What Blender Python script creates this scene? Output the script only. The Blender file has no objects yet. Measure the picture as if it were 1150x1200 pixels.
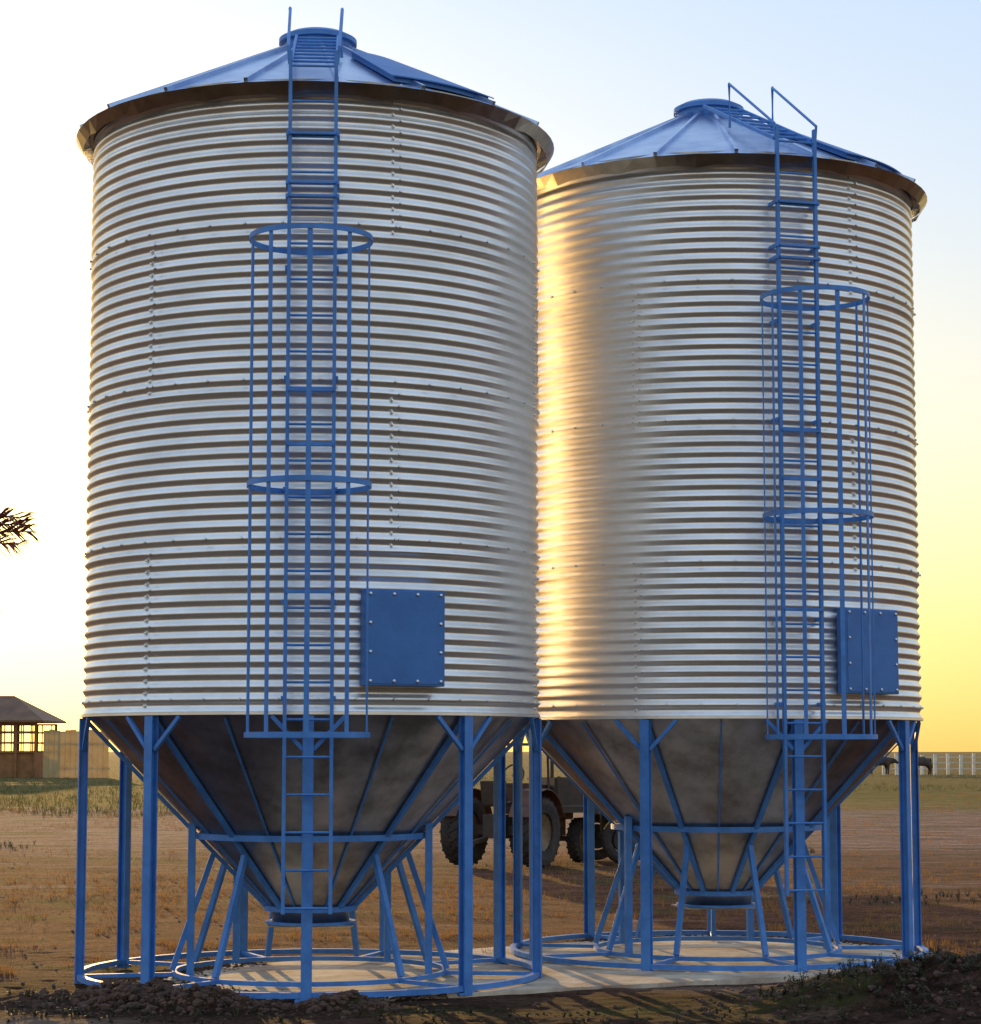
import bpy, math, random
from mathutils import Vector, Matrix, noise
random.seed(7)
rad=math.radians
scene=bpy.context.scene
COL=scene.collection
# ------------------------------------------------------------------ helpers
class B:
    def __init__(s): s.v=[]; s.f=[]
    def add(s,vs,fs):
        o=len(s.v); s.v+= [tuple(v) for v in vs]; s.f+=[tuple(i+o for i in f) for f in fs]
    def beam(s,p0,p1,w,h,up=(0,0,1)):
        p0=Vector(p0);p1=Vector(p1);d=(p1-p0).normalized();up=Vector(up)
        if abs(d.dot(up))>.98: up=Vector((0,1,0)) if abs(d.y)<.9 else Vector((1,0,0))
        a=d.cross(up).normalized()*w/2;b=a.cross(d).normalized()*h/2
        vs=[p+x for p in(p0,p1) for x in(-a-b,a-b,a+b,-a+b)]
        s.add(vs,[(3,2,1,0),(4,5,6,7),(0,1,5,4),(1,2,6,5),(2,3,7,6),(3,0,4,7)])
    def channel(s,p0,p1,w,d,t,out):
        p0=Vector(p0);p1=Vector(p1);o=Vector(out).normalized()
        s.beam(p0+o*(d/2-t/2),p1+o*(d/2-t/2),w,t,o)
        s.beam(p0-o*(d/2-t/2),p1-o*(d/2-t/2),w,t,o)
        s.beam(p0,p1,t,d-2*t,o)
    def tube(s,pts,r,n=8,closed=False,caps=True):
        pts=[Vector(p) for p in pts];m=len(pts);vs=[];prev=None
        rr=r if isinstance(r,(list,tuple)) else [r]*m
        for i,p in enumerate(pts):
            if closed: t=(pts[(i+1)%m]-pts[i-1])
            else: t=pts[min(i+1,m-1)]-pts[max(i-1,0)]
            t.normalize()
            if prev is None:
                u=Vector((0,0,1)) if abs(t.z)<.9 else Vector((1,0,0))
                a=t.cross(u).normalized()
            else: a=(prev-t*prev.dot(t)).normalized()
            prev=a;b=t.cross(a)
            for k in range(n):
                an=2*math.pi*k/n; vs.append(p+(a*math.cos(an)+b*math.sin(an))*rr[i])
        fs=[]
        for i in range(m if closed else m-1):
            j=(i+1)%m
            for k in range(n):
                l=(k+1)%n; fs.append((i*n+k,i*n+l,j*n+l,j*n+k))
        if caps and not closed:
            fs.append(tuple(range(n))[::-1]); fs.append(tuple((m-1)*n+k for k in range(n)))
        s.add(vs,fs)
    def ringbar(s,r,z,w,h,cx=0,cy=0,n=72,a0=0,a1=360):
        full=abs(a1-a0)>=359.9; m=n if full else n+1; vs=[]
        for i in range(m):
            a=rad(a0+(a1-a0)*i/n);c,q=math.sin(a),-math.cos(a)
            for (dr,dz) in((-w/2,-h/2),(w/2,-h/2),(w/2,h/2),(-w/2,h/2)):
                vs.append((cx+(r+dr)*c,cy+(r+dr)*q,z+dz))
        fs=[]
        for i in range(n):
            j=(i+1)%m
            for k in range(4):
                l=(k+1)%4; fs.append((i*4+k,j*4+k,j*4+l,i*4+l))
        if not full: fs+= [(0,1,2,3),(n*4+3,n*4+2,n*4+1,n*4)]
        s.add(vs,fs)
    def lathe(s,prof,n=64,axis='z',c=(0,0,0)):
        vs=[]
        for (r,z) in prof:
            for k in range(n):
                a=2*math.pi*k/n
                if axis=='z': vs.append((c[0]+r*math.sin(a),c[1]-r*math.cos(a),c[2]+z))
                else: vs.append((c[0]+z,c[1]+r*math.sin(a),c[2]+r*math.cos(a)))
        fs=[]
        for i in range(len(prof)-1):
            for k in range(n):
                l=(k+1)%n; fs.append((i*n+k,i*n+l,(i+1)*n+l,(i+1)*n+k))
        s.add(vs,fs)
    def obj(s,name,mat,smooth=False,parent=None,bevel=0):
        me=bpy.data.meshes.new(name);me.from_pydata(s.v,[],s.f);me.update()
        me.materials.append(mat)
        if smooth: me.polygons.foreach_set('use_smooth',[True]*len(me.polygons))
        o=bpy.data.objects.new(name,me);COL.objects.link(o)
        if parent: o.parent=parent
        if bevel:
            m=o.modifiers.new('b','BEVEL');m.width=bevel;m.segments=2;m.limit_method='ANGLE'
        return o
def empty(name,loc=(0,0,0),rz=0):
    e=bpy.data.objects.new(name,None);COL.objects.link(e);e.location=loc;e.rotation_euler=(0,0,rz);return e
def mat(name,base=(.5,.5,.5),rough=.5,metal=0,var=None,vscale=5,bump=0,bscale=30,rvar=0,stretch=(1,1,1),detail=6,trans=0):
    m=bpy.data.materials.new(name);m.use_nodes=True;N=m.node_tree.nodes;L=m.node_tree.links
    p=N['Principled BSDF'];p.inputs['Base Color'].default_value=(*base,1);p.inputs['Roughness'].default_value=rough;p.inputs['Metallic'].default_value=metal
    tc=N.new('ShaderNodeTexCoord');mp=N.new('ShaderNodeMapping');mp.inputs['Scale'].default_value=stretch
    L.new(tc.outputs['Object'],mp.inputs[0])
    if var:
        n=N.new('ShaderNodeTexNoise');n.inputs['Scale'].default_value=vscale;n.inputs['Detail'].default_value=detail;n.inputs['Roughness'].default_value=.65
        L.new(mp.outputs[0],n.inputs[0]);cr=N.new('ShaderNodeValToRGB')
        cr.color_ramp.elements[0].position=.35;cr.color_ramp.elements[0].color=(*var,1)
        cr.color_ramp.elements[1].position=.62;cr.color_ramp.elements[1].color=(*base,1)
        L.new(n.outputs[0],cr.inputs[0]);L.new(cr.outputs[0],p.inputs['Base Color'])
        if rvar:
            mr=N.new('ShaderNodeMapRange');mr.inputs['From Min'].default_value=.3;mr.inputs['From Max'].default_value=.7
            mr.inputs['To Min'].default_value=rough+rvar;mr.inputs['To Max'].default_value=rough-rvar
            L.new(n.outputs[0],mr.inputs[0]);L.new(mr.outputs[0],p.inputs['Roughness'])
    if bump:
        n2=N.new('ShaderNodeTexNoise');n2.inputs['Scale'].default_value=bscale;n2.inputs['Detail'].default_value=4
        L.new(mp.outputs[0],n2.inputs[0]);bm=N.new('ShaderNodeBump');bm.inputs['Strength'].default_value=bump;bm.inputs['Distance'].default_value=.02
        L.new(n2.outputs[0],bm.inputs['Height']);L.new(bm.outputs[0],p.inputs['Normal'])
    if trans:
        t=N.new('ShaderNodeBsdfTranslucent');t.inputs[0].default_value=(*base,1)
        mx=N.new('ShaderNodeMixShader');mx.inputs[0].default_value=trans
        L.new(p.outputs[0],mx.inputs[1]);L.new(t.outputs[0],mx.inputs[2]);L.new(mx.outputs[0],N['Material Output'].inputs[0])
    return m
# ------------------------------------------------------------------ materials
M_galv=mat('galvanised_steel',(.95,.92,.87),.39,.88,var=(.80,.77,.72),vscale=1.6,rvar=.05,bump=.05,bscale=9,stretch=(1,1,2.2))
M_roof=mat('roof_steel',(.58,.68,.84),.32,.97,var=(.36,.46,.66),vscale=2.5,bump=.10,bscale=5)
M_lip=mat('eave_drip_edge',(.62,.54,.42),.30,1,var=(.40,.33,.25),vscale=3,bump=.08,bscale=6)
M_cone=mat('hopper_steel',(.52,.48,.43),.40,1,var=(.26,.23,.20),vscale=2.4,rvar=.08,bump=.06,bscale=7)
M_blue=mat('blue_paint',(.075,.26,.66),.50,0,var=(.05,.185,.50),vscale=6,bump=.05,bscale=60)
M_door=mat('blue_door_paint',(.05,.19,.50),.48,0,var=(.035,.145,.41),vscale=3,bump=.06,bscale=40)
M_bolt=mat('zinc_bolt',(.8,.8,.78),.35,1)
# ------------------------------------------------------------------ silo
R=1.77;ZB=2.03;ZT=6.62;NR=52
def pol(r,phi,z):
    a=rad(phi);return Vector((r*math.sin(a),-r*math.cos(a),z))
def build_silo(parent):
    obs=[]
    def fin(b,name,m,**k): o=b.obj(name,m,parent=parent,**k);obs.append(o);return o
    b=B();S=8;n=180;pitch=(ZT-ZB)/NR;amp=.0112
    rows=NR*S+1;vs=[]
    seams={0:20,1:-42,2:20,3:-42}
    for i in range(rows):
        z=ZB+i*pitch/S; c=min(3,int((i/S)/13)); off=.006*((i/S)/13-c)
        for k in range(n):
            phi=360*k/n
            d=((phi-seams[3-c])%120)
            lap=.005*max(0,1-d/30)
            v3=Vector((math.sin(rad(phi))*3,math.cos(rad(phi))*3,z*1.2+c*9))
            wob=.0035*noise.noise(v3)+.0018*noise.noise(v3*4)
            r=R+amp*math.cos(2*math.pi*i/S)+lap-off+wob
            vs.append(tuple(pol(r,phi,z)))
    fs=[(i*n+k,i*n+(k+1)%n,(i+1)*n+(k+1)%n,(i+1)*n+k) for i in range(rows-1) for k in range(n)]
    b.add(vs,fs);fin(b,'corrugated_wall',M_galv,smooth=True)
    b=B()
    def bolt(phi,z,r=R+amp+.007,s=.0115):
        c=pol(r,phi,z);o=pol(1,phi,0);t=Vector((0,0,1)).cross(o)
        vs=[]
        for (q,e) in((s,-.008),(s,.002),(s*.6,.006)):
            for k in range(6):
                a=k*math.pi/3;vs.append(c+o*e+t*q*math.cos(a)+Vector((0,0,1))*q*math.sin(a))
        b.add(vs,[(j*6+k,j*6+(k+1)%6,j*6+6+(k+1)%6,j*6+6+k) for j in range(2) for k in range(6)]+[(12,13,14,15,16,17)])
    for c in range(4):
        z0=ZB+c*13*pitch
        for ps in range(3):
            for k in range(13):
                bolt(seams[3-c]+120*ps+1.0,z0+k*pitch+pitch)
                bolt(seams[3-c]+120*ps-.7,z0+k*pitch+pitch*.5,R-amp+.012)
        for k in range(40): bolt(k*9+2,z0+pitch)
    fin(b,'wall_bolts',M_bolt)
    b=B();b.ringbar(R-.004,ZB-.012,.05,.02,n=120);fin(b,'base_angle_ring',M_galv)
    # roof
    b=B();NP=18;re=1.91;ze=6.575;rc=.25;zc=7.38
    vs=[];K=NP*4
    for j in range(7):
        t=j/6; r=re+(rc-re)*t
        for k in range(K):
            phi=360*k/K+5; sag=.016*math.sin(math.pi*((k%4)/4))*(1-t)
            vs.append(tuple(pol(r*(1-.006*math.sin(math.pi*(k%4)/4)),phi,ze+(zc-ze)*t-sag)))
    fs=[(j*K+k,j*K+(k+1)%K,(j+1)*K+(k+1)%K,(j+1)*K+k) for j in range(6) for k in range(K)]
    b.add(vs,fs);fin(b,'roof_panels',M_roof)
    b=B();vs=[]
    for k in range(K):
        phi=360*k/K+5;vs.append(tuple(pol(re+.004,phi,ze-.004)));vs.append(tuple(pol(re-.058,phi,ze-.082-.02*(k%4==2))))
    b.add(vs,[(2*k+1,(2*k+3)%(2*K),(2*k+2)%(2*K),2*k) for k in range(K)]);fin(b,'drip_edge',M_lip)
    b=B()
    for i in range(NP):
        phi=360*i/NP+5
        b.beam(pol(re-.01,phi,ze+.018),pol(rc,phi,zc+.018),.03,.035)
    fin(b,'roof_ribs',M_roof)
    b=B();b.ringbar(R+.02,ZT-.03,.03,.06,n=90);fin(b,'eave_ring',M_cone)
    b=B();b.lathe([(rc+.03,zc-.05),(rc+.03,zc+.06),(rc+.065,zc+.062),(rc+.065,zc+.10),(rc,zc+.135),(.12,zc+.165),(.001,zc+.17)],48);fin(b,'roof_cap',M_blue,smooth=False)
    b=B()
    def rp(r,phi,up=0):
        t=(re-r)/(re-rc);return pol(r,phi,ze+(zc-ze)*t+up)
    def hatch(pa,pb,ra,rb,u0,u1):
        m=8;vs=[]
        for i in range(m+1):
            ph=pa+(pb-pa)*i/m
            vs+=[rp(ra,ph,u0),rp(rb,ph,u0),rp(rb,ph,u1),rp(ra,ph,u1)]
        fs=[]
        for i in range(m):
            for k in range(4):
                l=(k+1)%4;fs.append((i*4+k,i*4+l,i*4+4+l,i*4+4+k))
        b.add(vs,fs+[(3,2,1,0),(m*4,m*4+1,m*4+2,m*4+3)])
    hatch(20,50,1.72,.80,0,.045)
    hatch(19,51,1.75,.78,.045,.055)
    fin(b,'roof_hatch',M_door)
    # hopper
    b=B();rb=.30;zb=.53
    def cr(z): return rb+(z-zb)*(R-.03-rb)/(ZB-.02-zb)
    b.lathe([(cr(z),z) for z in(2.01,1.7,1.4,1.1,1.095,.8,.53)]+[(rb,zb-.10),(rb-.02,zb-.10)],90)
    fin(b,'hopper_cone',M_cone,smooth=True)
    b=B()
    for k in range(9):
        phi=40*k
        b.beam(pol(cr(zb)+.03,phi,zb),pol(R-.02,phi,ZB-.05),.035,.03)
        b.beam(pol(cr(zb)+.012,phi+20,zb),pol(R-.03,phi+20,ZB-.05),.014,.012)
    fin(b,'hopper_ribs',M_blue)
    b=B();b.ringbar(cr(1.1)+.035,1.1,.045,.045);b.ringbar(rb+.035,zb+.01,.06,.04);b.ringbar(rb+.02,zb-.10,.06,.02)
    b.ringbar(1.77,.05,.05,.04);b.ringbar(1.05,.055,.035,.035)
    fin(b,'support_rings',M_blue)
    b=B();b.beam((-.33,0,zb-.118),(.33,0,zb-.118),.5,.012)
    fin(b,'outlet_gate',M_cone)
    b=B()
    for k in range(9):
        phi=40*k;o=pol(1,phi,0)
        b.channel(pol(R,phi,.0),pol(R,phi,ZB-.03),.078,.07,.009,o)
        t=Vector((0,0,1)).cross(o)
        for s in(-1,1):
            p0=pol(R,phi,ZB-.27)+t*s*.035; a=phi+s*8.5
            b.beam(p0,pol(R,a,ZB-.03),.03,.03)
        b.beam(pol(R-.03,phi,.012),pol(R+.03,phi,.012),.16,.02)
        b.beam(pol(cr(.98)+.02,phi,.98),pol(1.07,phi,.08),.042,.042)
        b.beam(pol(1.05,phi,.05),pol(R-.04,phi,.05),.035,.03)
    for phi in(73,-73,140,-140):
        b.beam(pol(.95,phi,.05),pol(.95,phi,1.2),.055,.055)
    fin(b,'legs_and_braces',M_blue,bevel=.002)
    # ladder
    lr=R+.13
    b=B();hw=.165
    def L(x,r,z): return Vector((x,-r,z))
    for s in(-1,1):
        b.beam(L(s*hw,lr,.62),L(s*hw,lr,6.80),.026,.04,(0,1,0))
        b.tube([L(s*hw*1.05,lr,6.7),L(s*hw*1.12,lr,6.83),L(s*hw*1.2,.98,7.42),L(s*hw*1.2,.98,7.04)],.012)
        b.beam(L(s*hw,lr-.05,6.72),L(s*hw,.3,7.42),.022,.03)
    z=.66
    while z<6.75:
        b.tube([L(-hw,lr,z),L(hw,lr,z)],.0095)
        z+=.262
    for i in range(8):
        t=i/7;r=1.75-1.35*t;zz=6.72+(7.42-6.72)*(lr-.05-r)/(lr-.35)
        b.tube([L(-hw,r,zz),L(hw,r,zz)],.0105)
    for z in(5.72,5.82,6.18):
        b.beam(L(-hw,lr+.01,z),L(hw,lr+.01,z),.06,.02,(0,0,1))
        for s in(-1,1): b.beam(L(s*(hw+.018),lr+.03,z),L(s*(hw+.018),R-.01,z),.02,.03)
    for z in(5.2,4.4,3.6,2.8,2.12):
        for s in(-1,1): b.beam(L(s*(hw+.018),lr,z),L(s*(hw+.018),R-.01,z),.02,.03)
    for (z,hh) in((3.92,.03),(2.87,.025),(4.31,.022)): b.beam(L(-hw,lr+.02,z),L(hw,lr+.02,z),.03,hh)
    fin(b,'ladder',M_blue,bevel=.002)
    b=B();cy=-(lr+.33);cr2=.43
    for z in(5.33,3.59,1.86): b.ringbar(cr2,z,.008,.038,cy=cy,n=48)
    for a in(0,40,-40,76,-76,104,-104):
        p=Vector((cr2*math.sin(rad(a)),cy-cr2*math.cos(rad(a)),0));w=.03 if abs(a)<60 else .018
        o=Vector((math.sin(rad(a)),-math.cos(rad(a)),0));p-=o*.009
        b.beam(p+Vector((0,0,1.845)),p+Vector((0,0,5.35)),w if a else .036,.009,o)
    fin(b,'ladder_safety_cage',M_blue)
    # door
    b=B();ph=21.6;o=pol(1,ph,0);t=Vector((0,0,1)).cross(o)
    c=pol(R+.045,ph,2.555);hw2=.308;h2=.345
    b.beam(c-Vector((0,0,h2)),c+Vector((0,0,h2)),hw2*2,.10,o)
    fin(b,'access_door',M_door,bevel=.006)
    b=B();cc=c+o*.052
    b.beam(cc-Vector((0,0,h2-.015)),cc+Vector((0,0,h2-.015)),hw2*2-.03,.006,o)
    fin(b,'door_plate',M_door,bevel=.002)
    b=B();cc=c+o*.056
    def knob(p,s=.012):
        vs=[]
        for (q,e) in((s,-.004),(s,.006),(s*.5,.010)):
            for k in range(8):
                a=k*math.pi/4;vs.append(p+o*e+t*q*math.cos(a)+Vector((0,0,1))*q*math.sin(a))
        b.add(vs,[(j*8+k,j*8+(k+1)%8,j*8+8+(k+1)%8,j*8+8+k) for j in range(2) for k in range(8)]+[tuple(range(16,24))])
    for i in range(4):
        u=-hw2+.035+(2*hw2-.07)*i/3
        knob(cc+t*u+Vector((0,0,h2-.035)));knob(cc+t*u-Vector((0,0,h2-.035)))
        if 0<i<3:
            v=-h2+.035+(2*h2-.07)*i/3
            knob(cc+t*(hw2-.035)+Vector((0,0,v)));knob(cc-t*(hw2-.035)+Vector((0,0,v)))
    fin(b,'door_bolts',M_bolt)
    return obs
C1=(-1.40,17.86);C2=(1.96,19.85)
e1=empty('grain_silo',(C1[0],C1[1],0),math.atan2(-C1[0],C1[1])-rad(.9))
obs=build_silo(e1)
e2=empty('grain_silo.001',(C2[0],C2[1],0),math.atan2(-C2[0],C2[1])+rad(21.7))
for o in obs:
    q=o.copy();COL.objects.link(q);q.parent=e2
# ------------------------------------------------------------------ ground
def axis(fine0,fine1,st,lo,hi,g=1.13):
    a=[];x=fine0
    while x<=fine1: a.append(x);x+=st
    s=st;x=a[-1]
    while x<hi: s*=g;x+=s;a.append(x)
    s=st;x=a[0];pre=[]
    while x>lo: s*=g;x-=s;pre.append(x)
    return pre[::-1]+a
def gz(x,y):
    n=noise.noise
    z=.02*n(Vector((x*.7,y*.7,0)))+.012*n(Vector((x*2.3,y*2.3,3)))
    f=max(0,1-abs(y-17)/12)
    z+=f*.010*n(Vector((x*7,y*7,5)))
    near=0
    for (cx,cy,sx,sy,h) in((-2.45,16.05,.5,.28,.13),(-1.9,15.85,.3,.2,.10),(-1.02,15.8,.22,.18,.12),(-3.2,16.3,.5,.3,.04),
                           (3.1,16.0,.75,.9,.26),(2.3,15.6,.5,.45,.10),(4.2,15.8,.9,.9,.24),(2.6,16.9,.35,.3,.10),(.4,15.0,1.4,.3,.03),(-3,15.1,1.5,.35,.03)):
        g=math.exp(-((x-cx)/sx)**2-((y-cy)/sy)**2);near+=h*g
    rough=.5+.5*n(Vector((x*5,y*5,8)))+.5*n(Vector((x*13,y*13,2)))
    z+=near*(.6+.7*rough)
    for (cx,cy,r) in((-1.25,17.8,2.1),(1.9,19.8,2.1)):
        d=math.hypot(x-cx,y-cy)
        if d<r: z*=max(0.0,min(1,(d-1.5)/(r-1.5)))
    return z-.01
xs=axis(-4.6,4.6,.045,-2500,2500,1.14);ys=axis(14.4,20.5,.04,-60,5000,1.07)
vs=[];fs=[]
for y in ys:
    for x in xs: vs.append((x,y,gz(x,y) if y<400 and abs(x)<200 else -.01))
nx=len(xs)
for j in range(len(ys)-1):
    for i in range(nx-1): fs.append((j*nx+i,j*nx+i+1,(j+1)*nx+i+1,(j+1)*nx+i))
b=B();b.v=vs;b.f=fs
def ground_mat():
    m=bpy.data.materials.new('dirt_ground');m.use_nodes=True;N=m.node_tree.nodes;Lk=m.node_tree.links
    p=N['Principled BSDF'];p.inputs['Roughness'].default_value=1;p.inputs['Specular IOR Level'].default_value=.05
    tc=N.new('ShaderNodeTexCoord');sx=N.new('ShaderNodeSeparateXYZ');Lk.new(tc.outputs['Object'],sx.inputs[0])
    def nz(scale,st=(1,1,1),detail=6,r=.6):
        mp=N.new('ShaderNodeMapping');mp.inputs['Scale'].default_value=st;Lk.new(tc.outputs['Object'],mp.inputs[0])
        n=N.new('ShaderNodeTexNoise');n.inputs['Scale'].default_value=scale;n.inputs['Detail'].default_value=detail;n.inputs['Roughness'].default_value=r
        Lk.new(mp.outputs[0],n.inputs[0]);return n.outputs[0]
    def ramp(src,stops):
        c=N.new('ShaderNodeValToRGB');e=c.color_ramp.elements
        while len(e)<len(stops): e.new(.5)
        for el,(q,col) in zip(e,stops): el.position=q;el.color=(*col,1) if isinstance(col,tuple) else (col,col,col,1)
        Lk.new(src,c.inputs[0]);return c.outputs[0]
    def mix(f,a,bb,mode='MIX'):
        x=N.new('ShaderNodeMix');x.data_type='RGBA';x.blend_type=mode
        if isinstance(f,float): x.inputs[0].default_value=f
        else: Lk.new(f,x.inputs[0])
        Lk.new(a,x.inputs[6]);Lk.new(bb,x.inputs[7]);return x.outputs[2]
    def math_(op,a,bb):
        x=N.new('ShaderNodeMath');x.operation=op
        for i,q in enumerate((a,bb)):
            if isinstance(q,(int,float)): x.inputs[i].default_value=q
            else: Lk.new(q,x.inputs[i])
        return x.outputs[0]
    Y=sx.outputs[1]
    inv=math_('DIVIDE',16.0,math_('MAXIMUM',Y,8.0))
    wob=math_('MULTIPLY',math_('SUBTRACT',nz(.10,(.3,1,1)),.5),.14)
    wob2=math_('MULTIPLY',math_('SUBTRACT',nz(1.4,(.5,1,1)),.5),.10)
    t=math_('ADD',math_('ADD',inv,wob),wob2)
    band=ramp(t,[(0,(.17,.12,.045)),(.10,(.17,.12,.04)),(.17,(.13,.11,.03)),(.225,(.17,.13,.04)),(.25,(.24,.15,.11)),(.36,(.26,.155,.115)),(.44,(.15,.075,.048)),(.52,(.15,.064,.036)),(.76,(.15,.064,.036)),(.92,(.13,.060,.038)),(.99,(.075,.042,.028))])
    d=ramp(nz(1.5,(.5,1,1),10,.8),[(.38,.38),(.62,1.6)])
    c1=mix(1.0,band,d,'MULTIPLY')
    d2=ramp(nz(16,(1,1,1),6,.8),[(.36,.42),(.64,1.6)])
    c2=mix(1.0,c1,d2,'MULTIPLY')
    g=N.new('ShaderNodeRGB');g.outputs[0].default_value=(.075,.085,.022,1)
    c3=mix(ramp(nz(.5,(.45,1,1),8,.75),[(.54,0.0),(.62,.7)]),c2,g.outputs[0])
    pn=N.new('ShaderNodeRGB');pn.outputs[0].default_value=(.36,.25,.18,1)
    c4=mix(ramp(nz(.38,(.3,1.2,1),8,.75),[(.56,0.0),(.64,.65)]),c3,pn.outputs[0])
    Lk.new(c4,p.inputs['Base Color'])
    bm=N.new('ShaderNodeBump');bm.inputs['Strength'].default_value=1;bm.inputs['Distance'].default_value=.06
    Lk.new(nz(11,(1,1,1),9,.8),bm.inputs['Height']);Lk.new(bm.outputs[0],p.inputs['Normal'])
    return m
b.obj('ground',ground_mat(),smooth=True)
M_con=mat('dusty_concrete',(.72,.62,.47),.9,0,var=(.34,.23,.16),vscale=2.0,bump=.3,bscale=25,detail=10)
pts=[]
for i in range(260):
    a=2*math.pi*i/260;d=Vector((math.cos(a),math.sin(a)))
    best=max(((-1.0,17.75,1.40),(1.95,19.65,1.80)),key=lambda c:c[0]*d.x+c[1]*d.y+c[2])
    p=Vector((best[0],best[1]))+d*best[2]
    pts.append(p+d*(.22*noise.noise(Vector((d.x*4,d.y*4,1)))+.14*noise.noise(Vector((d.x*16,d.y*16,1)))))
b=B();n=len(pts);b.add([(p.x,p.y,.02) for p in pts]+[(p.x,p.y,-.05) for p in pts],[tuple(range(n))]+[(i,n+i,n+(i+1)%n,(i+1)%n) for i in range(n)])
b.obj('concrete_pad',M_con)
padpts=pts
# ------------------------------------------------------------------ clods
M_soil=mat('dark_soil',(.12,.062,.038),.95,0,var=(.045,.027,.02),vscale=8,bump=.6,bscale=40)
b=B()
ico=[(0,0,1),(.89,0,.45),(.28,.85,.45),(-.72,.53,.45),(-.72,-.53,.45),(.28,-.85,.45),(.72,.53,-.45),(-.28,.85,-.45),(-.89,0,-.45),(-.28,-.85,-.45),(.72,-.53,-.45),(0,0,-1)]
icf=[(0,1,2),(0,2,3),(0,3,4),(0,4,5),(0,5,1),(1,6,2),(2,7,3),(3,8,4),(4,9,5),(5,10,1),(6,7,2),(7,8,3),(8,9,4),(9,10,5),(10,6,1),(11,7,6),(11,8,7),(11,9,8),(11,10,9),(11,6,10)]
def clod(x,y,s,k=.3,z=None):
    z=gz(x,y) if z is None else z
    b.add([(x+s*v[0]*random.uniform(.6,1.3),y+s*v[1]*random.uniform(.6,1.3),z+s*k+s*v[2]*random.uniform(.5,.9)) for v in ico],icf)
for i in range(3000):
    k=random.random()
    if k<.45: x,y=random.gauss(-2.25,.45),random.gauss(15.98,.2)
    elif k<.6: x,y=random.gauss(-1.02,.18),random.gauss(15.8,.12)
    elif k<.8: x,y=random.gauss(3.1,.9),random.gauss(16,.6)
    else: x,y=random.uniform(-4,4.5),random.uniform(14.7,17)
    if y<14.5 or (y>16.3 and -2.6<x<1.6): continue
    clod(x,y,random.choice([.006,.008,.010,.014,.02] if k>.8 else [.008,.012,.016,.022,.034])*random.uniform(.7,1.3),.15)
for p in padpts:
    for _ in range(14):
        x=p.x+random.gauss(0,.09);y=p.y+random.gauss(0,.09)
        clod(x,y,random.choice([.006,.009,.013,.02])*random.uniform(.6,1.3),.1,.012)
b.obj('soil_clods',M_soil)
M_st=mat('pale_stones',(.36,.26,.19),.9,0,var=(.2,.14,.1),vscale=9)
b=B()
for i in range(1100):
    y=17+30*random.random()**1.6;x=random.uniform(-.26,.26)*y
    clod(x,y,random.choice([.005,.008,.012,.017])*random.uniform(.6,1.2))
b.obj('loose_stones',M_st)
# ------------------------------------------------------------------ grass
M_gr=mat('dry_grass_blades',(.34,.18,.055),.8,0,var=(.18,.10,.035),vscale=1,trans=.45)
def tuft(x,y,h,nb,spread):
    z=gz(x,y)
    for _ in range(nb):
        a=random.uniform(0,6.28);l=h*random.uniform(.5,1.2);s=spread*random.uniform(.2,1)
        w=h*.05;bx=x+random.gauss(0,h*.4);by=y+random.gauss(0,h*.4)
        dx,dy=math.cos(a)*s,math.sin(a)*s;px,py=-math.sin(a)*w,math.cos(a)*w
        b.add([(bx-px,by-py,z-.01),(bx+px,by+py,z-.01),(bx+dx*.5+px*.7,by+dy*.5+py*.7,z+l*.6),(bx+dx*.5-px*.7,by+dy*.5-py*.7,z+l*.6),(bx+dx,by+dy,z+l)],[(0,1,2,3),(3,2,4)])
b=B()
for i in range(21000):
    y=18+ 75*random.random()**1.9
    x=random.uniform(-.25,.25)*y
    if noise.noise(Vector((x*.18,y*.12,4)))+.7*noise.noise(Vector((x*1.2,y*.8,4)))<(.08 if y<36 else 0.10): continue
    if math.hypot(x-1.95,y-19.65)<1.95 or math.hypot(x+1.4,y-17.8)<1.95 or (-.6<x<1.2 and y<19.5): continue
    h=random.uniform(.02,.06)*(1+y/80)
    tuft(x,y,h,5,h*.8)
b.obj('dry_grass',M_gr)
M_grg=mat('green_grass_blades',(.12,.12,.03),.8,0,var=(.06,.065,.02),vscale=2,trans=.35)
b=B()
for i in range(10000):
    y=62+110*random.random()**1.3
    x=random.uniform(-.25,.25)*y
    if noise.noise(Vector((x*.06,y*.04,14)))<-.05: continue
    tuft(x,y,random.uniform(.08,.22),4,.14)
for i in range(2500):
    y=17+25*random.random();x=random.uniform(-.25,.25)*y
    if noise.noise(Vector((x*.5,y*.3,24)))<.2: continue
    if math.hypot(x-1.95,y-19.65)<1.9 or math.hypot(x+1.4,y-17.8)<1.9: continue
    tuft(x,y,random.uniform(.02,.06),5,.04)
b.obj('green_grass',M_grg)
M_wd=mat('weed_leaves',(.065,.07,.025),.7,0,var=(.04,.03,.015),vscale=3,trans=.2)
b=B()
def weed(x,y,h,nl):
    z=gz(x,y)
    for s in range(5):
        a=random.uniform(0,6.28);tilt=random.uniform(.05,.6);top=Vector((x+math.cos(a)*h*tilt,y+math.sin(a)*h*tilt,z+h*random.uniform(.6,1.1)))
        b0=Vector((x,y,z-.01));b.tube([b0,top],[.003,.0015],3)
        for i in range(nl//5):
            t=random.uniform(.1,1);p=b0.lerp(top,t);aa=random.uniform(0,6.28);l=random.uniform(.010,.03);el=random.uniform(-.3,.9)
            d=Vector((math.cos(aa)*math.cos(el),math.sin(aa)*math.cos(el),math.sin(el)));q=d.cross(Vector((0,0,1))).normalized()*l*.3
            b.add([p,p+d*l*.5+q,p+d*l,p+d*l*.5-q],[(0,1,2,3)])
for i in range(230):
    x,y=random.gauss(3.2,.75),random.gauss(15.95,.55)
    if y<14.7 or x<1.9: continue
    weed(x,y,random.uniform(.03,.12),50)
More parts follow.
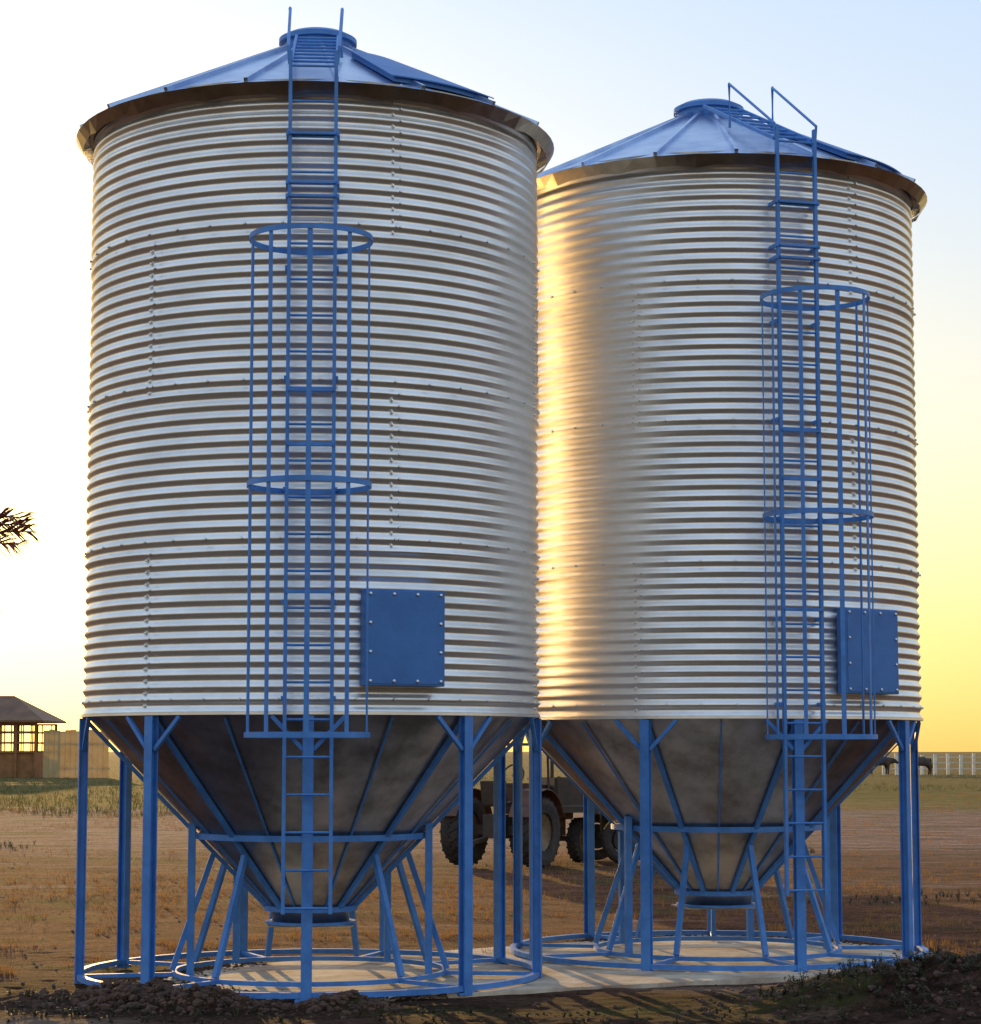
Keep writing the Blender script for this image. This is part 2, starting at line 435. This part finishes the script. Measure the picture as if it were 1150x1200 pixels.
for i in range(70):
    weed(random.uniform(-3.9,-1.4),random.gauss(15.8,.4),random.uniform(.02,.06),25)
for i in range(110):
    weed(random.uniform(-3.5,4),random.uniform(14.7,15.6),random.uniform(.015,.05),20)
for (cx,cy) in((4.6,27),(5.6,27.5),(6.8,26.6),(5.2,40),(-9,42)):
    for i in range(22): weed(cx+random.gauss(0,.35),cy+random.gauss(0,.5),random.uniform(.04,.10),25)
b.obj('weeds',M_wd)
# ------------------------------------------------------------------ tractor
M_tyre=mat('tyre_rubber',(.025,.023,.022),.85,0,var=(.06,.045,.035),vscale=6,bump=.3)
M_trac=mat('tractor_paint',(.13,.05,.025),.6,0,var=(.08,.035,.02),vscale=5)
M_dark=mat('dark_iron',(.05,.045,.04),.6,.3,var=(.09,.06,.04),vscale=8)
M_rim=mat('wheel_rim',(.22,.16,.08),.6,0,var=(.12,.08,.05),vscale=6)
tr=empty('tractor',(.15,34.6,0),rad(-28))
def wheel(nm,x,y,r,w):
    b=B();b.lathe([(r*.55,-w*.42),(r*.8,-w*.5),(r*.95,-w*.46),(r*.97,-w*.3),(r*.97,w*.3),(r*.95,w*.46),(r*.8,w*.5),(r*.55,w*.42),(r*.55,-w*.42)],40,'x',(x,y,r+.02))
    for k in range(22):
        a=2*math.pi*k/22
        for s,aa in((-1,a),(1,a+.14)):
            p=Vector((x,y+r*.965*math.sin(aa),r+.02+r*.965*math.cos(aa)));p2=Vector((x+s*w*.45,y+r*.955*math.sin(aa+.16),r+.02+r*.955*math.cos(aa+.16)))
            b.beam(p,p2,.04,.05,(p-Vector((x,y,r+.02))).normalized())
    b.obj(nm+'_tyre',M_tyre,parent=tr)
    b=B();b.lathe([(r*.56,-w*.3),(r*.5,-w*.25),(r*.2,-w*.05),(.03,-w*.12),(.03,w*.12),(r*.2,w*.05),(r*.5,w*.25),(r*.56,w*.3)],32,'x',(x,y,r+.02));b.obj(nm+'_rim',M_rim,parent=tr)
wheel('rear_wheel_1',-.62,0,.52,.32);wheel('rear_wheel_2',.62,0,.52,.32)
wheel('front_wheel_1',-.5,1.75,.34,.18);wheel('front_wheel_2',.5,1.75,.34,.18)
b=B()
b.beam((0,.5,1.0),(0,2.05,.93),.46,.52);b.beam((0,2.05,.92),(0,2.1,.92),.42,.46)
for s in(-1,1):
    prev=None
    for k in range(9):
        a=rad(-70+k*17.5);p=Vector((s*.62,.62*math.sin(a),.56+.62*math.cos(a)))
        if prev: b.beam(prev,p,.36,.02,(p-Vector((s*.62,0,.56))).normalized())
        prev=p
b.obj('hood_and_fenders',M_trac,parent=tr,bevel=.02)
b=B()
b.beam((0,-.25,.62),(0,1.9,.6),.34,.36);b.beam((-.6,0,.56),(.6,0,.56),.14,.14);b.beam((-.5,1.75,.38),(.5,1.75,.38),.08,.08);b.beam((0,1.75,.38),(0,1.75,.6),.1,.1)
b.tube([(.18,1.4,1.2),(.18,1.4,1.8)],.03);b.beam((0,-.15,.95),(0,.2,.95),.42,.07);b.beam((0,-.18,.95),(0,-.24,1.3),.42,.05)
b.tube([(0,.62,1.2),(0,.42,1.38)],.018)
b.tube([(0+.18*math.cos(a*math.pi/8),.42+.07*math.sin(a*math.pi/8),1.38+.165*math.sin(a*math.pi/8)) for a in range(16)],.013,6,closed=True)
for x in(-.45,.45): b.tube([(x,-.2,1.15),(x,-.2,1.83)],.022);b.tube([(x,.75,1.0),(x,.7,1.83)],.02)
b.beam((0,-.3,1.85),(0,.85,1.85),1.05,.04)
b.beam((0,-.45,.45),(0,-.9,.4),.06,.06)
b.obj('chassis_and_canopy',M_dark,parent=tr)
tl=empty('farm_trailer',(1.9,36.2,0),rad(14))
b=B();b.beam((-1.1,0,.85),(1.1,0,.85),1.4,.1)
for y in(-.7,.7):
    b.beam((-1.1,y,1.12),(1.1,y,1.12),.03,.42)
    for x in(-1.05,-.35,.35,1.05): b.beam((x,y*1.03,.85),(x,y*1.03,1.36),.05,.04)
for x in(-1.1,1.1): b.beam((x,-.7,1.12),(x,.7,1.12),.03,.42)
b.beam((-1.1,0,.8),(-2.0,0,.55),.08,.08);b.beam((0,-.75,.4),(0,.75,.4),.08,.08);b.beam((0,-.4,.4),(0,-.4,.8),.08,.08);b.beam((0,.4,.4),(0,.4,.8),.08,.08)
b.obj('trailer_bed',M_dark,parent=tl)
b=B()
for y in(-.78,.78):
    pts=[(.0+.30*math.cos(a*math.pi/14),y,.38+.30*math.sin(a*math.pi/14)) for a in range(28)];b.tube(pts,.085,10,closed=True)
    b.tube([(0,y-.05,.38),(0,y+.05,.38)],.2,20)
b.obj('trailer_wheels',M_tyre,parent=tl)
# ------------------------------------------------------------------ barn
M_wood=mat('weathered_timber',(.42,.21,.08),.9,0,var=(.25,.12,.05),vscale=1.5,trans=.2)
M_broof=mat('barn_roof_iron',(.22,.11,.05),.7,.1,var=(.13,.065,.03),vscale=1)
M_pale=mat('whitewashed_boards',(.72,.58,.32),.9,0,var=(.5,.38,.18),vscale=1,trans=.4)
bn=empty('barn_shed',(-34.6,150,0))
b=B()
xr=4.6;W=18
for i in range(14):
    x=xr-i*1.3
    for y in(0,7): b.beam((x,y,0),(x,y,3.6),.16,.16)
for y in(0,7):
    for z in(1.7,2.3,3.0,3.55): b.beam((xr,y,z),(xr-W,y,z),.12,.12)
    for i in range(26): b.beam((xr-.3-i*.65,y,1.7),(xr-.3-i*.65,y,3.5),.07,.07)
b.obj('timber_frame',M_wood,parent=bn)
b=B()
for y in(0.12,6.88): b.beam((xr,y,.83),(xr-W,y,.83),.05,1.66)
b.beam((xr,0,.83),(xr,7,.83),.05,1.66)
b.obj('low_boards',M_wood,parent=bn)
b=B();zr=5.35
vs=[(xr+.6,-.6,3.65),(xr+.6,7.6,3.65),(xr-W,7.6,3.65),(xr-W,-.6,3.65),(xr-2.2,3.5,zr),(xr-W,3.5,zr)]
vs+=[(v[0],v[1],v[2]+.12) for v in vs]
b.add(vs,[(6,10,11,9),(7,8,11,10),(6,7,10),(0,3,5,4),(1,4,5,2),(0,4,1),(0,1,7,6),(0,6,9,3),(1,2,8,7)])
b.obj('hip_roof',M_broof,parent=bn)
wl=empty('board_wall',(-29.3,150,0))
b=B()
for i in range(12):
    h=3.1+.06*math.sin(i*1.7)
    b.beam((i*.36,0,0),(i*.36,0,h),.35,.06)
for z in(.6,2.2): b.beam((-.2,.07,z),(4.2,.07,z),.06,.12)
b.obj('boards',M_pale,parent=wl)
# ------------------------------------------------------------------ fence + cattle
M_white=mat('white_painted_post',(.8,.76,.68),.8,0,var=(.6,.52,.43),vscale=3)
fe=empty('post_and_rail_fence',(29,168,0))
b=B()
for i in range(34):
    b.beam((i*.95,random.gauss(0,.05),0),(i*.95+random.gauss(0,.02),0,1.5+random.uniform(-.1,.12)),.22,.16)
for z in(.45,.9,1.3): b.beam((0,.11,z),(31.5,.11,z),.03,.06)
b.obj('posts_and_rails',M_white,parent=fe)
M_cow=mat('cow_hide',(.03,.022,.018),.8,0,var=(.10,.06,.04),vscale=2)
def cow(loc,rz):
    J=[(0,0,1.02,.34),(.45,0,1.04,.32),(.80,0,1.08,.26),(1.08,0,1.10,.17),(1.30,0,1.02,.13),(1.50,0,.86,.09),
       (-.45,0,1.08,.31),(-.62,.18,.78,.17),(-.62,-.18,.78,.17),(-.72,.18,.45,.075),(-.72,-.18,.45,.075),(-.66,.18,.08,.06),(-.66,-.18,.08,.06),
       (.6,.19,.72,.13),(.6,-.19,.72,.13),(.62,.18,.4,.07),(.62,-.18,.4,.07),(.6,.18,.07,.06),(.6,-.18,.07,.06),
       (-.76,0,1.2,.05),(-.86,0,.9,.03),(-.86,0,.5,.045),(1.2,.22,1.12,.035),(1.2,-.22,1.12,.035)]
    E=[(0,1),(1,2),(2,3),(3,4),(4,5),(0,6),(6,7),(6,8),(7,9),(8,10),(9,11),(10,12),(1,13),(1,14),(13,15),(14,16),(15,17),(16,18),(6,19),(19,20),(20,21),(3,22),(3,23)]
    me=bpy.data.meshes.new('cow');me.from_pydata([j[:3] for j in J],E,[]);me.materials.append(M_cow)
    o=bpy.data.objects.new('cow',me);COL.objects.link(o)
    m=o.modifiers.new('s','SKIN');m.use_smooth_shade=True
    for i,j in enumerate(J): me.skin_vertices[0].data[i].radius=(j[3],j[3])
    me.skin_vertices[0].data[0].use_root=True
    s=o.modifiers.new('ss','SUBSURF');s.levels=1;s.render_levels=1
    o.location=loc;o.rotation_euler=(0,0,rz)
cow((30.4,161,0),rad(190));cow((28.0,164,0),rad(15))
# ------------------------------------------------------------------ palm
M_trunk=mat('palm_trunk_bark',(.12,.08,.05),.95,0,var=(.06,.04,.03),vscale=4,bump=.5)
M_frond=mat('palm_fronds',(.12,.05,.025),.7,0,var=(.18,.05,.03),vscale=2,trans=.1)
pm=empty('palm_tree',(-11.15,45,0))
b=B();pts=[];rr=[]
for i in range(42):
    z=i*.143;pts.append((.15*math.sin(z*.5),0,z));rr.append(.24-.001*i+(.03 if i%2 else 0)+(.12 if i<2 else 0)+(.08 if i>38 else 0))
b.tube(pts,rr,14);b.obj('trunk',M_trunk,parent=pm)
b=B();top=Vector((.05,0,5.75))
def frond(az,el,l,droop):
    n=16;p=top.copy();d=Vector((math.cos(az)*math.cos(el),math.sin(az)*math.cos(el),math.sin(el)));pts=[p.copy()]
    for i in range(n):
        p=p+d*l/n;d=(d+Vector((0,0,-droop/n))).normalized();pts.append(p.copy())
    b.tube(pts,[.03*(1-.6*i/n) for i in range(n+1)],4)
    for i in range(2,n*2+1):
        t=i/(n*2);k=min(n-1,int(t*n));q=pts[k].lerp(pts[k+1],t*n-k);dd=(pts[k+1]-pts[k]).normalized();sd=dd.cross(Vector((0,0,1))).normalized()
        ll=l*.24*math.sin(math.pi*min(1,t*.7+.12))+.12
        for s in(-1,1):
            e=(sd*s*.6+dd*.75+Vector((0,0,random.choice((-1,1))*random.uniform(.1,.7)))).normalized()
            w=dd*.03
            b.add([q-w,q+w,q+e*ll*.6+w*.8+Vector((0,0,-.02)),q+e*ll*.6-w*.8,q+e*ll+Vector((0,0,-.07))],[(0,1,2,3),(3,2,4)])
for i in range(34):
    frond(random.uniform(1.2,5.1),random.uniform(-.8,1.2),random.uniform(1.3,1.8),random.uniform(.9,1.6))
frond(-.1,.75,1.95,1.0);frond(.25,.42,1.9,.45);frond(-.2,.20,1.75,.35);frond(.15,.62,1.95,.8)
frond(.1,-.55,1.65,.7);frond(-.25,-.7,1.8,.55);frond(.2,-.85,1.95,.3);frond(0,-.45,1.6,1.2)
b.obj('fronds',M_frond,parent=pm)
# ------------------------------------------------------------------ light
SUN_AZ=-12.5;SUN_EL=5.0
sd=Vector((math.sin(rad(SUN_AZ))*math.cos(rad(SUN_EL)),math.cos(rad(SUN_AZ))*math.cos(rad(SUN_EL)),math.sin(rad(SUN_EL))))
w=bpy.data.worlds.new('World');scene.world=w;w.use_nodes=True;N=w.node_tree.nodes;Lk=w.node_tree.links
sky=N.new('ShaderNodeTexSky');sky.sky_type='NISHITA';sky.sun_disc=False;sky.sun_elevation=rad(SUN_EL);sky.sun_rotation=rad(SUN_AZ)
sky.altitude=100;sky.air_density=1.0;sky.dust_density=2.0;sky.ozone_density=2.0
bg=N['Background'];bg.inputs[1].default_value=.06;Lk.new(sky.outputs[0],bg.inputs[0])
# thin high haze that evens out the clear-sky model (brightens the side of the sky away from the sun)
tc=N.new('ShaderNodeTexCoord');sx=N.new('ShaderNodeSeparateXYZ');Lk.new(tc.outputs['Generated'],sx.inputs[0])
cr=N.new('ShaderNodeValToRGB');Lk.new(sx.outputs[2],cr.inputs[0]);e=cr.color_ramp.elements
stops=[(0,(.74,.46,.13)),(.05,(.76,.56,.22)),(.14,(.68,.65,.53)),(.24,(.53,.62,.73)),(.34,(.43,.58,.80)),(1,(.40,.52,.76))]
while len(e)<len(stops): e.new(.5)
for el,(q,c) in zip(e,stops): el.position=q;el.color=(*c,1)
bg2=N.new('ShaderNodeBackground');bg2.inputs[1].default_value=1.03;Lk.new(cr.outputs[0],bg2.inputs[0])
ad=N.new('ShaderNodeAddShader');Lk.new(bg.outputs[0],ad.inputs[0]);Lk.new(bg2.outputs[0],ad.inputs[1])
# forward-scatter glow of the haze round the sun
dt=N.new('ShaderNodeVectorMath');dt.operation='DOT_PRODUCT';Lk.new(tc.outputs['Generated'],dt.inputs[0]);dt.inputs[1].default_value=sd
mx=N.new('ShaderNodeMath');mx.operation='MAXIMUM';mx.inputs[1].default_value=0;Lk.new(dt.outputs['Value'],mx.inputs[0])
pw=N.new('ShaderNodeMath');pw.operation='POWER';pw.inputs[1].default_value=110;Lk.new(mx.outputs[0],pw.inputs[0])
bg3=N.new('ShaderNodeBackground');bg3.inputs[0].default_value=(1,.66,.20,1);Lk.new(pw.outputs[0],bg3.inputs[1])
ad2=N.new('ShaderNodeAddShader');Lk.new(ad.outputs[0],ad2.inputs[0]);Lk.new(bg3.outputs[0],ad2.inputs[1])
Lk.new(ad2.outputs[0],N['World Output'].inputs[0])
sl=bpy.data.lights.new('sun','SUN');sl.energy=5;sl.angle=rad(.5);sl.color=(1,.60,.20)
so=bpy.data.objects.new('sun',sl);COL.objects.link(so)
so.rotation_euler=sd.to_track_quat('Z','Y').to_euler();so.location=(-8,30,12)
# ------------------------------------------------------------------ camera
cam=bpy.data.cameras.new('camera');cam.lens=79.56;cam.sensor_width=36;cam.clip_end=8000
co=bpy.data.objects.new('camera',cam);COL.objects.link(co);co.location=(0,0,1.75);co.rotation_euler=(rad(96.03),0,0)
scene.camera=co
scene.view_settings.view_transform='Standard';scene.view_settings.look='None';scene.view_settings.exposure=0
